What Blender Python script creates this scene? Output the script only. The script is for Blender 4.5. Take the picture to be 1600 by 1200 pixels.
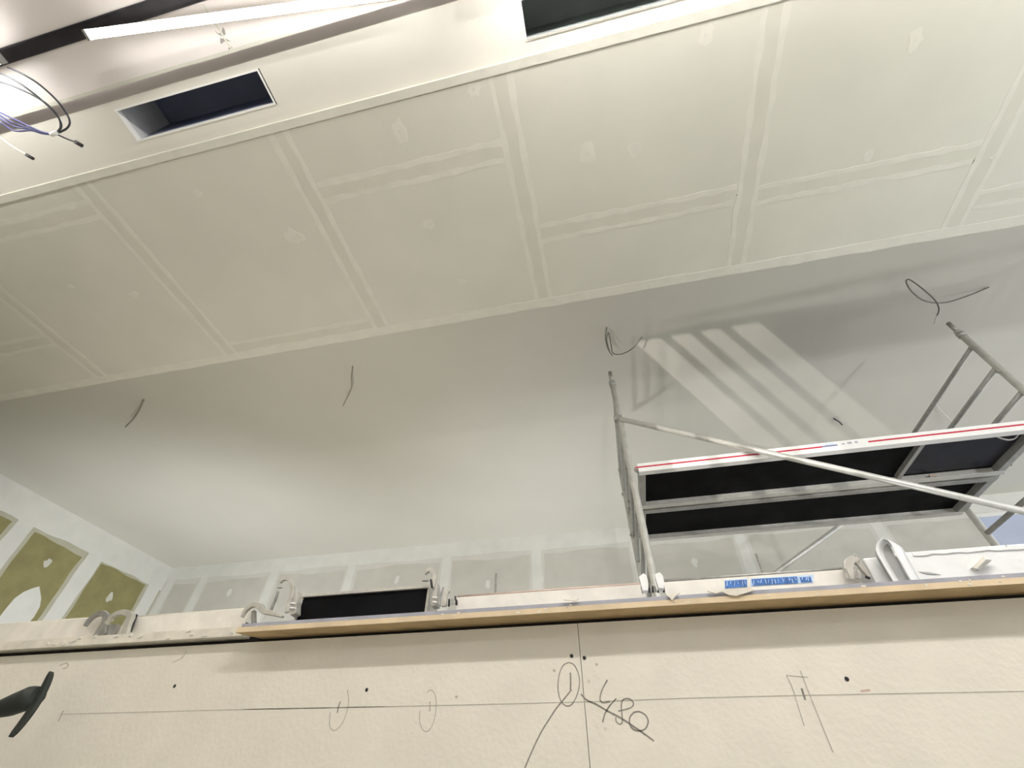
import bpy, bmesh, math, random
from mathutils import Vector, Matrix
random.seed(7)
for o in list(bpy.data.objects): bpy.data.objects.remove(o, do_unlink=True)
sc = bpy.context.scene
COL = sc.collection

# ------------------------------------------------------------------ camera
F = 690.0; EZ = 1.6                      # focal length in pixels of a 1600 px frame, eye height
R = Matrix(((0.97718518, 0.14293368, 0.15709578),
            (0.21214172, -0.69254781, -0.68947329),
            (0.01024739, 0.70706965, -0.70706965)))
cam = bpy.data.cameras.new('camera'); camo = bpy.data.objects.new('camera', cam); COL.objects.link(camo)
cam.sensor_width = 36.0; cam.lens = F / 1600 * 36; cam.clip_start = 0.02; cam.clip_end = 200
camo.matrix_world = Matrix.Translation((0, 0, EZ)) @ R.to_4x4()
sc.camera = camo

def at(px, py, y=None, z=None, x=None):
    """world point seen at a photo pixel, on the plane y=, x= or z= (z above eye)"""
    r = R @ Vector((px - 800, 600 - py, -F))
    if y is not None: r = r * (y / r.y)
    elif x is not None: r = r * (x / r.x)
    else: r = r * (z / r.z)
    return Vector((r.x, r.y, r.z + EZ))

# ------------------------------------------------------------------ world, exposure
w = bpy.data.worlds.new('world'); sc.world = w; w.use_nodes = True
w.node_tree.nodes['Background'].inputs[0].default_value = (0.95, 0.97, 1.0, 1)
w.node_tree.nodes['Background'].inputs[1].default_value = 2.1
sc.view_settings.view_transform = 'Standard'; sc.view_settings.look = 'None'
sc.view_settings.gamma = 1.0; sc.view_settings.use_curve_mapping = False
sc.view_settings.exposure = 0.15

LAMPS = dict(led=26.0, front=165.0, left=85.0, back=40.0, shaft=1050.0, corridor=205.0, far=380.0, far2=210.0, up=140.0, right=240.0, under=38.0, side=110.0)

# heights above the eye (+EZ)
HN, HB, HM, HH = 2.50 + EZ, 2.53 + EZ, 2.50 + EZ, 3.40 + EZ
Y_EDGE, Y_FAR, X_LEFT = 1.76, 6.86, -8.13
Y_W = 1.20; Z_W = 0.362 + EZ

# ------------------------------------------------------------------ materials
def mat(name, col, rough=0.7, metal=0.0, var=0.06, scale=6.0, bump=0.0, bscale=60.0, emit=None, spec=0.5, alpha=None):
    m = bpy.data.materials.new(name); m.use_nodes = True
    nt = m.node_tree; b = nt.nodes['Principled BSDF']
    b.inputs['Roughness'].default_value = rough; b.inputs['Metallic'].default_value = metal
    b.inputs['Specular IOR Level'].default_value = spec
    tc = nt.nodes.new('ShaderNodeTexCoord')
    if var:
        n = nt.nodes.new('ShaderNodeTexNoise'); n.inputs['Scale'].default_value = scale; n.inputs['Detail'].default_value = 5
        nt.links.new(tc.outputs['Object'], n.inputs['Vector'])
        rp = nt.nodes.new('ShaderNodeValToRGB')
        rp.color_ramp.elements[0].position = 0.3; rp.color_ramp.elements[1].position = 0.7
        rp.color_ramp.elements[0].color = (*[max(0, c * (1 - var)) for c in col], 1)
        rp.color_ramp.elements[1].color = (*[min(1, c * (1 + var)) for c in col], 1)
        nt.links.new(n.outputs['Fac'], rp.inputs['Fac']); nt.links.new(rp.outputs['Color'], b.inputs['Base Color'])
    else:
        b.inputs['Base Color'].default_value = (*col, 1)
    if bump:
        n2 = nt.nodes.new('ShaderNodeTexNoise'); n2.inputs['Scale'].default_value = bscale; n2.inputs['Detail'].default_value = 4
        nt.links.new(tc.outputs['Object'], n2.inputs['Vector'])
        bp = nt.nodes.new('ShaderNodeBump'); bp.inputs['Strength'].default_value = bump; bp.inputs['Distance'].default_value = 0.01
        nt.links.new(n2.outputs['Fac'], bp.inputs['Height']); nt.links.new(bp.outputs['Normal'], b.inputs['Normal'])
    if emit:
        b.inputs['Emission Color'].default_value = (*emit[0], 1); b.inputs['Emission Strength'].default_value = emit[1]
    if alpha is not None: b.inputs['Alpha'].default_value = alpha
    return m

M = {}
M['near_ceil'] = mat('painted_near_ceiling', (.80, .75, .72), .6, var=.02, scale=3, bump=.05)
M['band'] = mat('painted_band', (.73, .71, .645), .55, var=.02, scale=2, bump=.04)
M['main'] = mat('primed_board', (.62, .615, .535), .6, var=.03, scale=2.5, bump=.06, bscale=40)
M['tape'] = mat('joint_tape', (.60, .594, .512), .6, var=.03, scale=8, bump=.05)
M['comp'] = mat('joint_compound', (.66, .652, .575), .65, var=.04, scale=12, bump=.08)
M['high'] = mat('painted_high_ceiling', (.70, .685, .62), .6, var=.02, scale=1.2, bump=.04)
M['feather'] = mat('feathered_filler', (.715, .705, .66), .6, var=.04, scale=4, bump=.05)
M['feather2'] = mat('feathered_filler_green', (.52, .51, .40), .6, var=.06, scale=6, bump=.05)
M['wallw'] = mat('skimmed_white', (.79, .79, .75), .6, var=.04, scale=4, bump=.05)
M['grey_board'] = mat('grey_board', (.63, .615, .56), .7, var=.05, scale=3, bump=.05)
M['green_board'] = mat('green_board', (.30, .275, .12), .75, var=.12, scale=5, bump=.05)
M['near_board'] = mat('near_plasterboard', (.82, .78, .68), .75, var=.035, scale=9, bump=.10, bscale=90)
M['tan'] = mat('tan_board_edge', (.54, .40, .215), .75, var=.12, scale=14, bump=.1)
M['tanlight'] = mat('tan_board_face', (.74, .60, .40), .75, var=.10, scale=18, bump=.1)
M['blueedge'] = mat('bluish_paper_edge', (.38, .385, .44), .7, var=.12, scale=25)
M['cream'] = mat('cream_edge', (.78, .74, .64), .6, var=.10, scale=25, bump=.1)
M['dark'] = mat('gap_shade', (.02, .017, .015), .9, var=0)  # near black puts the shade of the ledge gap into the wall core
M['alu'] = mat('aluminium', (.70, .695, .65), .40, .35, var=.08, scale=20)
M['alud'] = mat('dull_aluminium', (.42, .42, .40), .45, .4, var=.12, scale=18)
M['steel'] = mat('galvanised_steel', (.40, .395, .37), .45, .6, var=.2, scale=40)
M['hookw'] = mat('cast_hook_pale', (.56, .545, .49), .40, .35, var=.15, scale=40)
M['rail'] = mat('white_plank_rail', (.80, .77, .70), .55, .05, var=.10, scale=14, bump=.05)
M['rustrail'] = mat('reddish_top_edge', (.58, .45, .38), .6, .1, var=.2, scale=30)
M['deckwhite'] = mat('white_deck_rail', (.86, .86, .84), .4, 0, var=.03, scale=10)
M['red'] = mat('red_stripe', (.55, .02, .05), .45, var=.06, scale=20)
M['bluep'] = mat('blue_print', (.05, .16, .45), .5, var=.3, scale=60)
M['lbluep'] = mat('pale_blue_print', (.50, .66, .85), .5, var=.1, scale=60)
M['greyp'] = mat('grey_print', (.45, .45, .5), .5, var=.1, scale=60)
M['purp'] = mat('blue_grey_print', (.20, .19, .36), .5, var=.1, scale=60)
M['ply'] = mat('black_film_plywood', (.006, .006, .007), .6, var=.6, scale=5, spec=.06)
M['ply2'] = mat('black_film_hatch', (.014, .014, .022), .4, var=.5, scale=4, spec=.2)
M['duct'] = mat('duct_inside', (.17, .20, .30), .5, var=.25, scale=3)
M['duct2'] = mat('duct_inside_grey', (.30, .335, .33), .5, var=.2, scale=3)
M['ductend_lit'] = mat('duct_end_lit', (.62, .63, .64), .5, var=.1, scale=5)  # pale tone stands in for batten light falling on the end plate
M['chan'] = mat('dark_channel', (.045, .041, .048), .5, var=.3, scale=10)
M['cable'] = mat('dark_cable', (.045, .05, .06), .5, var=0)
M['bcable'] = mat('blue_cable', (.07, .075, .24), .45, var=.1, scale=30)
M['gcable'] = mat('grey_cable', (.20, .19, .17), .6, var=0)
M['wcable'] = mat('white_cable', (.75, .72, .68), .5, var=0)
M['black'] = mat('black_plastic', (.012, .012, .014), .5, var=0)
M['pencil'] = mat('pencil_graphite', (.26, .245, .21), .7, var=.25, scale=120)
M['pencil2'] = mat('faint_pencil', (.50, .47, .40), .7, var=.12, scale=120)
M['tool'] = mat('dark_tool', (.028, .034, .030), .6, var=.2, scale=10)
M['film'] = mat('white_film', (.82, .83, .82), .35, var=.04, scale=20, bump=.15, bscale=25)
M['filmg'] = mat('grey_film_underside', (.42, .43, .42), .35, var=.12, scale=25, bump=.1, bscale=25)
M['concrete'] = mat('concrete_floor', (.42, .41, .38), .8, var=.1, scale=1.5, bump=.1)
M['glassb'] = mat('pale_blue_glass', (.52, .58, .74), .3, var=.05, scale=2)
M['led'] = mat('led_diffuser', (1, 1, 1), .5, var=0, emit=((1.0, .97, .94), LAMPS['led']))
M['ledb'] = mat('led_diffuser_fill', (1, 1, 1), .5, var=0, emit=((1.0, .97, .94), LAMPS['back']))
M['ledf'] = mat('led_diffuser_front', (1, 1, 1), .5, var=0, emit=((1.0, .97, .94), LAMPS['front']))
M['torn'] = mat('torn_paper', (.36, .335, .31), .8, var=.1, scale=40)
M['stub'] = mat('pale_stub_cable', (.34, .31, .26), .6, var=0)
M['ledl'] = mat('led_diffuser_left', (1, 1, 1), .5, var=0, emit=((1.0, .97, .94), LAMPS['left']))
M['lens'] = mat('lamp_lens', (1, 1, 1), .5, var=0, emit=((1.0, .96, .90), 20))
M['yellow'] = mat('yellow_lamp_body', (.7, .5, .05), .5, var=.05)
M['wood'] = mat('slat_wood', (.45, .33, .2), .8, var=.15, scale=10)

# ------------------------------------------------------------------ mesh helpers
ORG = {}
class MB:
    def __init__(s): s.v = []; s.f = []; s.mi = []; s.cur = 0; s.smooth = []; s.sm = False
    def face(s, idx): s.f.append(idx); s.mi.append(s.cur); s.smooth.append(s.sm)
    def poly(s, pts):
        b = len(s.v); s.v += [Vector(p) for p in pts]; s.face(list(range(b, b + len(pts)))); return s
    def box(s, x0, x1, y0, y1, z0, z1):
        b = len(s.v)
        s.v += [Vector(p) for p in ((x0,y0,z0),(x1,y0,z0),(x1,y1,z0),(x0,y1,z0),(x0,y0,z1),(x1,y0,z1),(x1,y1,z1),(x0,y1,z1))]
        for q in ((0,3,2,1),(4,5,6,7),(0,1,5,4),(1,2,6,5),(2,3,7,6),(3,0,4,7)): s.face([b + i for i in q])
        return s
    def prism(s, pts, ext):
        """closed outline (3d points) extruded along ext"""
        b = len(s.v); n = len(pts); e = Vector(ext)
        s.v += [Vector(p) for p in pts] + [Vector(p) + e for p in pts]
        s.face(list(range(b, b + n))); s.face(list(range(b + 2*n - 1, b + n - 1, -1)))
        for i in range(n):
            j = (i + 1) % n; s.face([b + i, b + n + i, b + n + j, b + j])
        return s
    def tube(s, path, r, n=10, caps=True):
        path = [Vector(p) for p in path]; b = len(s.v); m = len(path)
        rs = r if isinstance(r, (list, tuple)) else [r] * m
        u = None; old = s.sm; s.sm = True
        for i, p in enumerate(path):
            t = (path[min(i+1, m-1)] - path[max(i-1, 0)])
            t = t.normalized() if t.length > 1e-9 else Vector((0,0,1))
            if u is None: u = t.orthogonal().normalized()
            u = (u - t * u.dot(t));  u = u.normalized() if u.length > 1e-6 else t.orthogonal().normalized()
            v = t.cross(u)
            for k in range(n):
                a = 2 * math.pi * k / n
                s.v.append(p + (u * math.cos(a) + v * math.sin(a)) * rs[i])
        for i in range(m - 1):
            for k in range(n):
                k2 = (k + 1) % n
                s.face([b + i*n + k, b + i*n + k2, b + (i+1)*n + k2, b + (i+1)*n + k])
        s.sm = False
        if caps:
            s.face([b + k for k in range(n)][::-1]); s.face([b + (m-1)*n + k for k in range(n)])
        s.sm = old
        return s
    def bar(s, a, b_, w, h, up=(0,0,1)):
        """rectangular bar from a to b_, width w across, height h along up"""
        a = Vector(a); b_ = Vector(b_); t = (b_ - a).normalized(); up = Vector(up)
        sd = t.cross(up).normalized(); u = sd.cross(t).normalized()
        pts = [a + sd*w/2 + u*h/2, a - sd*w/2 + u*h/2, a - sd*w/2 - u*h/2, a + sd*w/2 - u*h/2]
        return s.prism(pts, b_ - a)
    def sweep(s, path, ws, ext):
        """flat plate following a path in a plane; ws = half widths; thickness vector ext"""
        path = [Vector(p) for p in path]; e = Vector(ext).normalized(); L = []; Rr = []
        for i, p in enumerate(path):
            t = (path[min(i+1, len(path)-1)] - path[max(i-1, 0)]).normalized(); nrm = t.cross(e).normalized()
            L.append(p + nrm * ws[i]); Rr.append(p - nrm * ws[i])
        n = len(path); b = len(s.v); ev = Vector(ext)
        s.v += L + Rr + [p + ev for p in L] + [p + ev for p in Rr]
        for i in range(n - 1):
            s.face([b+i, b+i+1, b+n+i+1, b+n+i]); s.face([b+2*n+i, b+3*n+i, b+3*n+i+1, b+2*n+i+1])
            s.face([b+i, b+2*n+i, b+2*n+i+1, b+i+1]); s.face([b+n+i, b+n+i+1, b+3*n+i+1, b+3*n+i])
        s.face([b, b+n, b+3*n, b+2*n]); i = n-1; s.face([b+i, b+2*n+i, b+3*n+i, b+n+i])
        return s
    def ribbon(s, path, half, wv):
        """strip with direction of width wv"""
        wv = Vector(wv).normalized() * half; b = len(s.v); old = s.sm; s.sm = True
        for p in path: s.v += [Vector(p) - wv, Vector(p) + wv]
        for i in range(len(path) - 1): s.face([b+2*i, b+2*i+1, b+2*i+3, b+2*i+2])
        s.sm = old; return s
    def build(s, name, mats, parent=None, bevel=0.0, solid=0.0):
        if not isinstance(mats, (list, tuple)): mats = [mats]
        if parent is not None: org = ORG[parent.name]
        else:
            xs = [p.x for p in s.v]; ys = [p.y for p in s.v]; zs = [p.z for p in s.v]
            org = Vector(((min(xs)+max(xs))/2, (min(ys)+max(ys))/2, min(zs)))
        me = bpy.data.meshes.new(name)
        me.from_pydata([p - org for p in s.v], [], s.f)
        for m in mats: me.materials.append(M[m] if isinstance(m, str) else m)
        for p, k, sm in zip(me.polygons, s.mi, s.smooth): p.material_index = k; p.use_smooth = sm
        bm = bmesh.new(); bm.from_mesh(me); bmesh.ops.recalc_face_normals(bm, faces=bm.faces); bm.to_mesh(me); bm.free()
        o = bpy.data.objects.new(name, me); COL.objects.link(o)
        if parent is not None: o.parent = parent; ORG[o.name] = org
        else: o.location = org; ORG[o.name] = org
        if bevel:
            md = o.modifiers.new('bevel', 'BEVEL'); md.width = bevel; md.segments = 2; md.limit_method = 'ANGLE'
        if solid:
            md = o.modifiers.new('solid', 'SOLIDIFY'); md.thickness = solid; md.offset = 0
        return o

def tag(o, label=None, cat=None, group=None, kind=None):
    if label: o['label'] = label
    if cat: o['category'] = cat
    if group: o['group'] = group
    if kind: o['kind'] = kind
    return o
def thing(name, loc, label, cat, group=None):
    o = bpy.data.objects.new(name, None); COL.objects.link(o); o.location = loc; o.empty_display_size = .1
    ORG[o.name] = Vector(loc); return tag(o, label, cat, group)

def spline(pts, n=8):
    """Catmull-Rom through points"""
    P = [Vector(p) for p in pts]; P = [P[0]*2 - P[1]] + P + [P[-1]*2 - P[-2]]; out = []
    for i in range(1, len(P) - 2):
        for k in range(n):
            t = k / n; a, b, c, d = P[i-1], P[i], P[i+1], P[i+2]
            out.append(.5 * ((2*b) + (c - a)*t + (2*a - 5*b + 4*c - d)*t*t + (3*b - a - 3*c + d)*t**3))
    out.append(P[-2]); return out

def rough_strip(mb, a, b, half, nrm, lift, n=14, jit=.25):
    """thin slab with uneven long edges from a to b lying on a surface with normal nrm"""
    a = Vector(a); b = Vector(b); nrm = Vector(nrm); t = (b - a); sd = t.normalized().cross(nrm)
    L = []; Rr = []
    for i in range(n + 1):
        p = a + t * i / n
        L.append(p + sd * half * (1 + random.uniform(-jit, jit))); Rr.append(p - sd * half * (1 + random.uniform(-jit, jit)))
    pts = L + Rr[::-1]
    mb.prism([p for p in pts], nrm * lift)
def blob(mb, c, rx, ry, u, v, lift, n=12, jit=.3):
    c = Vector(c); u = Vector(u); v = Vector(v); nrm = u.cross(v)
    pts = []
    for i in range(n):
        a = 2*math.pi*i/n; k = 1 + random.uniform(-jit, jit)
        pts.append(c + u*rx*k*math.cos(a) + v*ry*k*math.sin(a))
    mb.prism(pts, nrm * lift)

# ================================================================== STRUCTURE
tag(MB().box(-12, 14, -9, 9, -.1, 0).build('floor', 'concrete'), kind='structure')

# --- main ceiling (lower soffit) with its boards
bulk = MB().box(-8.13, 8, .39, Y_EDGE, HM + .0125, HH + .05).build('ceiling', 'high'); tag(bulk, 'plasterboard soffit with taped joints', kind='structure')
cols = [-8.12, -7.35, -6.15, -4.95, -3.75, -2.57, -1.345, -.175, 1.045, 2.24, 3.44, 4.64, 5.84, 7.04, 8.0]
cross = {4: .55, 5: 1.655, 6: .742, 7: 1.235, 8: 1.263, 9: 1.545, 3: 1.3, 10: 1.0}
gap = .002
for i in range(len(cols) - 1):
    ys = [.39] + ([cross[i]] if i in cross else [1.0]) + [Y_EDGE]
    for k in range(2):
        MB().box(cols[i] + gap, cols[i+1] - gap, ys[k] + gap, ys[k+1] - gap, HM, HM + .0125).build('board', 'main', bulk)
def joint(a, b, parent, nrm, half=.036, edge=.014):
    a = Vector(a); b = Vector(b); nrm = Vector(nrm); sd = (b - a).normalized().cross(nrm)
    m = MB(); m.prism([a + sd*half, b + sd*half, b - sd*half, a - sd*half], nrm * .0004); m.build('joint_tape', 'tape', parent)
    m = MB()
    for sg in (1, -1):
        o = sd * sg * (half + edge * .6); rough_strip(m, a + o, b + o, edge, nrm, .0008, n=18, jit=.45)
    m.build('filler_edge', 'comp', parent)
DN = (0, 0, -1)
for i in range(3, 11):
    y1 = Y_EDGE - .01
    joint((cols[i], .41, HM), (cols[i], y1, HM), bulk, DN)
    if i in cross: joint((cols[i] + .06, cross[i], HM), (cols[i+1] - .06, cross[i], HM), bulk, DN)
m = MB(); rough_strip(m, (-8, Y_EDGE - .035, HM), (8, Y_EDGE - .035, HM), .033, Vector(DN), .0012, n=160, jit=.15); m.build('corner_filler', 'comp', bulk)
# raised bead along the junction with the vent band
MB().box(-8.12, 8, .372, .41, HM - .004, HM + .05).build('corner_bead', 'comp', bulk)
# ragged crack beside the bead
m = MB()
for a, b in ((430, 560), (560, 690), (690, 800), (150, 300)):
    for k in range(9):
        q = a + (b - a) * k / 9; q2 = a + (b - a) * (k + random.uniform(.5, 1)) / 9
        p1 = at(q, 311 - .2466*q, z=HM - EZ); p2 = at(q2, 311 - .2466*q2, z=HM - EZ); wd = random.uniform(.0008, .0035)
        m.prism([(p1.x, .412, HM), (p2.x, .412, HM), (p2.x, .412 + wd, HM), (p1.x, .412 + wd * .6, HM)], (0, 0, -.0006))
m.build('crack', 'rustrail', bulk)
for px, py, rx, ry in ((625, 205, .03, .06), (670, 350, .035, .03), (918, 240, .04, .05), (992, 235, .035, .035), (310, 302, .02, .02), (1358, 242, .02, .035),
                       (1102, 55, .03, .04), (1430, 62, .03, .04), (460, 370, .05, .05), (110, 447, .02, .02), (740, 140, .03, .03), (722, 440, .03, .02), (1000, 480, .03, .03),
                       (560, 165, .03, .03), (210, 460, .03, .02), (1555, 245, .02, .02)):
    c = at(px, py, z=HM - EZ)
    if not (.42 < c.y < 1.72): continue
    m = MB(); blob(m, c, rx, ry, (1,0,0), (0,-1,0), .0012); f = m.build('filler_spot', 'comp', bulk)
    m = MB(); blob(m, c + Vector((0,0,-.0012)), .007, .010, (1,0,0), (0,-1,0), .0008); m.build('screw_dimple', 'grey_board', bulk)

# --- vent band
VB = HB - EZ
v1 = (-2.11, -1.295, .152, .303); v2 = (-.033, .80, .170, .320)
m = MB(); y0, y1, t = .119, .40, .03
for x0, x1 in ((-8.1, v1[0]), (v1[1], v2[0]), (v2[1], 8)): m.box(x0, x1, y0, y1, HB, HB + t)
for v in (v1, v2): m.box(v[0], v[1], y0, v[2], HB, HB + t); m.box(v[0], v[1], v[3], y1, HB, HB + t)
m.box(-8.1, 8, .119, .131, HB + t, HB + .07)
tag(m.build('ceiling_band', 'band'), 'white ceiling strip holding the two slot openings', kind='structure')
def vent(v, label, dm, em, right_bright):
    x0, x1, ya, yb = v; d = .30
    th = thing('air_vent', ((x0+x1)/2, (ya+yb)/2, HB), label, 'vent', 'slot vents in the ceiling')
    t = .004
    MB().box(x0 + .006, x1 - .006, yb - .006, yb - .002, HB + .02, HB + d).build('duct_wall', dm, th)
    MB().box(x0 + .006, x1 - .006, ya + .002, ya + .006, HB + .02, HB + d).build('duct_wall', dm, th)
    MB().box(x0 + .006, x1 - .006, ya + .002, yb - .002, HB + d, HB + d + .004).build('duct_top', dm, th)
    MB().box(x0 + .002, x0 + .006, ya + .002, yb - .002, HB + .02, HB + d).build('end_plate', em, th)
    MB().box(x1 - .006, x1 - .002, ya + .002, yb - .002, HB + .02, HB + d).build('end_plate', dm, th)
    r = .008
    MB().box(x0, x1, ya, ya + r, HB - .003, HB + .025).build('frame_rail', 'deckwhite', th)
    MB().box(x0, x1, yb - r, yb, HB - .003, HB + .025).build('frame_rail', right_bright, th)
    MB().box(x0, x0 + r, ya + r, yb - r, HB - .003, HB + .025).build('frame_rail', 'deckwhite', th)
    MB().box(x1 - r, x1, ya + r, yb - r, HB - .003, HB + .025).build('frame_rail', 'deckwhite', th)
    MB().box(x1 + .001, x1 + .006, ya, yb, HB - .0008, HB).build('frame_gap', 'cable', th)
vent(v1, 'dark slot vent above the coiled blue cable, whole opening in view', 'duct', 'ductend_lit', 'deckwhite')
vent(v2, 'dark slot vent cut off by the top edge, metal lip below', 'duct2', 'duct2', 'alu')

# --- near ceiling (lower than the band), with a dark slot
YN = .0735
m = MB(); m.box(-8.1, 8, -.112, YN, HN, HB - .001); m.box(-8.1, 8, -6, -.168, HN, HB - .001); m.box(-8.1, 8, -6, .0, HB, HB + .03); m.box(-8.1, 8, .06, YN, HB - .001, HB + .06); m.box(-8.1, 8, .06, .131, HB + .07, HB + .08)
nc = tag(m.build('ceiling_near', 'near_ceil'), 'white ceiling nearest the viewer', kind='structure')
m = MB(); m.box(-8.1, 8, -.168, -.164, HN - .004, HN + .028); m.box(-8.1, 8, -.116, -.112, HN - .004, HN + .028); m.box(-8.1, 8, -.164, -.116, HN + .020, HN + .027)
m.build('light_channel', 'chan', nc)
m = MB(); rough_strip(m, (-1.37, -.105, HN), (-1.352, YN, HN), .004, Vector(DN), .002, n=8, jit=.3); m.build('joint_ridge', 'comp', nc)
m = MB(); rough_strip(m, (-8, YN - .008, HN), (6, YN - .008, HN), .007, Vector(DN), .0015, n=90, jit=.2); m.build('edge_filler', 'comp', nc)
pn = lambda px, py: at(px, py, z=HN - EZ) + Vector((0, 0, -.0002))
for pts in (((335,47),(341,52),(346,51),(348,42),(351,46),(353,54),(347,57),(340,53)), ((344,58),(346,60),(353,60),(361,65),(354,64),(349,66),(346,69),(344,66)), ((357,75),(362,73),(363,75),(358,77))):
    MB().prism([pn(*p) for p in pts], (0, 0, -.0008)).build('torn_patch', 'torn' if len(pts) > 4 else 'cable', nc)

# --- high ceiling, far wall, left wall
hc = tag(MB().box(-8.2, 9, Y_EDGE, 7.0, HH, HH + .1).build('ceiling_raised', 'high'), 'raised smooth ceiling behind the soffit', kind='structure')
fw = MB().box(-8.2, 9, Y_FAR + .0125, Y_FAR + .2, 0, HH).build('wall_far', 'grey_board'); tag(fw, 'far plasterboard wall with white joint bands', kind='structure')
lw = MB().box(X_LEFT - .2, X_LEFT - .0125, -6, Y_FAR, 0, HH).build('wall_left', 'green_board'); tag(lw, 'left wall of olive boards with white joint bands', kind='structure')
s = HH - EZ
fx = [(-8.13), -7.32, -5.87, -4.37, -2.65, -1.14, .42, 1.94, 3.80, 5.3, 6.85, 9]
for i in range(len(fx) - 1):
    MB().box(fx[i] + gap, fx[i+1] - gap, Y_FAR, Y_FAR + .0125, .02, HH - .004).build('board', 'grey_board', fw)
BK = Vector((0, -1, 0))
def wob(mb, a, b, half, nrm, lift, n, jit):
    a = Vector(a); b = Vector(b); nrm = Vector(nrm); t = b - a; sd = t.normalized().cross(nrm); ph = [random.uniform(0, 6.28) for _ in range(6)]
    f = lambda u, o: jit * (.6*math.sin(u*9 + ph[o]) + .5*math.sin(u*23 + ph[o+1]) + .25*math.sin(u*57 + ph[o+2]))
    L = [a + t*i/n + sd*half*(1 + f(i/n*t.length*.25, 0)) for i in range(n+1)]; Rr = [a + t*i/n - sd*half*(1 + f(i/n*t.length*.25, 3)) for i in range(n+1)]
    mb.prism(L + Rr[::-1], nrm * lift)
def band(name, a, b, half, nrm, mats, parent, n, jit=.10):
    for mm, k, lift in mats:
        m = MB(); wob(m, a, b, half * k, nrm, lift, n * 2, jit); m.build(name, mm, parent)
band('corner_filler', (-8.12, Y_FAR, HH - .11), (9, Y_FAR, HH - .11), .105, BK, (('feather', 2.0, .0010), ('wallw', 1.25, .0022)), fw, 60, .12)
FP = Vector((0, 0, 0))
for x in fx[1:-1] + [-8.03]:
    band('filler_strip', Vector((x, Y_FAR, 1.2)) + FP, Vector((x + .02, Y_FAR, HH - .03)) + FP, .085, BK, (('feather', 1.35, .0006), ('wallw', .85, .0016)), fw, 16)
for px, py in ((358, 926), (620, 906), (762, 912), (1085, 878), (845, 905), (1545, 830)):
    c = at(px, py, y=Y_FAR); m = MB(); blob(m, c, .04, .075, (1,0,0), (0,0,1), .002); m.build('filler_spot', 'wallw', fw)
ly = [-6, 0, 1.2, 2.3, 3.35, 4.30, 5.44, 6.70, Y_FAR]
for i in range(len(ly) - 1):
    MB().box(X_LEFT - .0125, X_LEFT, ly[i] + gap, ly[i+1] - gap, .02, HH - .004).build('board', 'green_board', lw)
RT = Vector((1, 0, 0))
band('corner_filler', (X_LEFT, -6, HH - .16), (X_LEFT, Y_FAR, HH - .16), .155, RT, (('feather2', 1.8, .0010), ('wallw', 1.5, .0022)), lw, 60, .10)
LP = Vector((0, 0, 0))
for y in ly[1:-1]:
    band('filler_strip', Vector((X_LEFT, y, 1.2)) + LP, Vector((X_LEFT, y, HH - .03)) + LP, .13, RT, (('feather2', 1.3, .0006), ('wallw', .95, .0016)), lw, 16, .12)
for px, py, r in ((75, 879, .05), (172, 933, .055)):
    c = at(px, py, x=X_LEFT); m = MB(); blob(m, c, r, r * 1.2, (0,1,0), (0,0,1), .002); m.build('filler_spot', 'comp', lw)
c = at(35, 955, x=X_LEFT); m = MB(); blob(m, c + Vector((0, -.02, -.02)), .19, .33, (0,1,0), (0,0,1), .004, n=16, jit=.10); m.build('filler_patch', 'wallw', lw)

tag(MB().box(X_LEFT - .2, 8, -5.2, -5.0, 0, HN).build('wall_back', 'grey_board'), 'added plasterboard wall behind the viewer, blocking outside light', kind='structure')  # added out of view to keep outside light off the near wall

# --- blue glazed panel in the far wall, lower right
a = at(1553, 843, y=Y_FAR); b = at(1600, 806, y=Y_FAR)
wz = b.z + .02; wx = a.x
wn = MB().box(wx, wx + 1.5, Y_FAR - .012, Y_FAR - .004, 1.0, wz).build('window_1', 'glassb'); tag(wn, 'pale blue glazed panel low on the far right', kind='structure')
m = MB(); m.box(wx - .05, wx, Y_FAR - .03, Y_FAR, .95, wz + .05); m.box(wx, wx + 1.5, Y_FAR - .03, Y_FAR, wz, wz + .05); m.build('window_frame', 'deckwhite', wn)

# --- near partition wall with its two boards, ledge strips
nw = MB().box(-4.2, 4.2, Y_W + .0127, 1.86, 0, Z_W + .012).build('wall_near', 'dark'); tag(nw, 'near plasterboard partition with pencil marks', kind='structure')
jx = -.098
for x0, x1 in ((-3.7, -2.5), (-2.5, jx), (jx, 1.10), (1.10, 2.3), (2.3, 3.5)):
    MB().box(x0 + .0007, x1 - .0007, Y_W, Y_W + .0125, .01, Z_W - .006).build('board', 'near_board', nw)
ZL = Z_W + .004
m = MB(); m.cur = 0
m.prism([(-1.03, Y_W - .052, ZL), (4, Y_W - .052, ZL), (4, 1.86, ZL), (-.99, 1.86, ZL), (-.99, Y_W + .01, ZL)], (0, 0, .014))
led_t = m.build('trim_1', 'tan'); tag(led_t, 'tan board strip overhanging the partition', kind='structure')
MB().box(-1.029, 4, Y_W - .0532, Y_W - .0521, ZL + .001, ZL + .0135).build('paper_face', 'tanlight', led_t)
MB().box(-1.02, 4, Y_W - .050, 1.86, ZL + .0142, ZL + .0235).build('paper_edge', 'blueedge', led_t)
m = MB()
for k in range(26):
    x = random.uniform(-1, 1); blob(m, (x, Y_W - .0533, ZL + random.uniform(.004, .018)), random.uniform(.002, .006), random.uniform(.001, .003), (1,0,0), (0,0,1), .0008, n=7)
m.build('plaster_crumbs', 'cream', led_t); led_t.children[-1]['kind'] = 'stuff'
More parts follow.
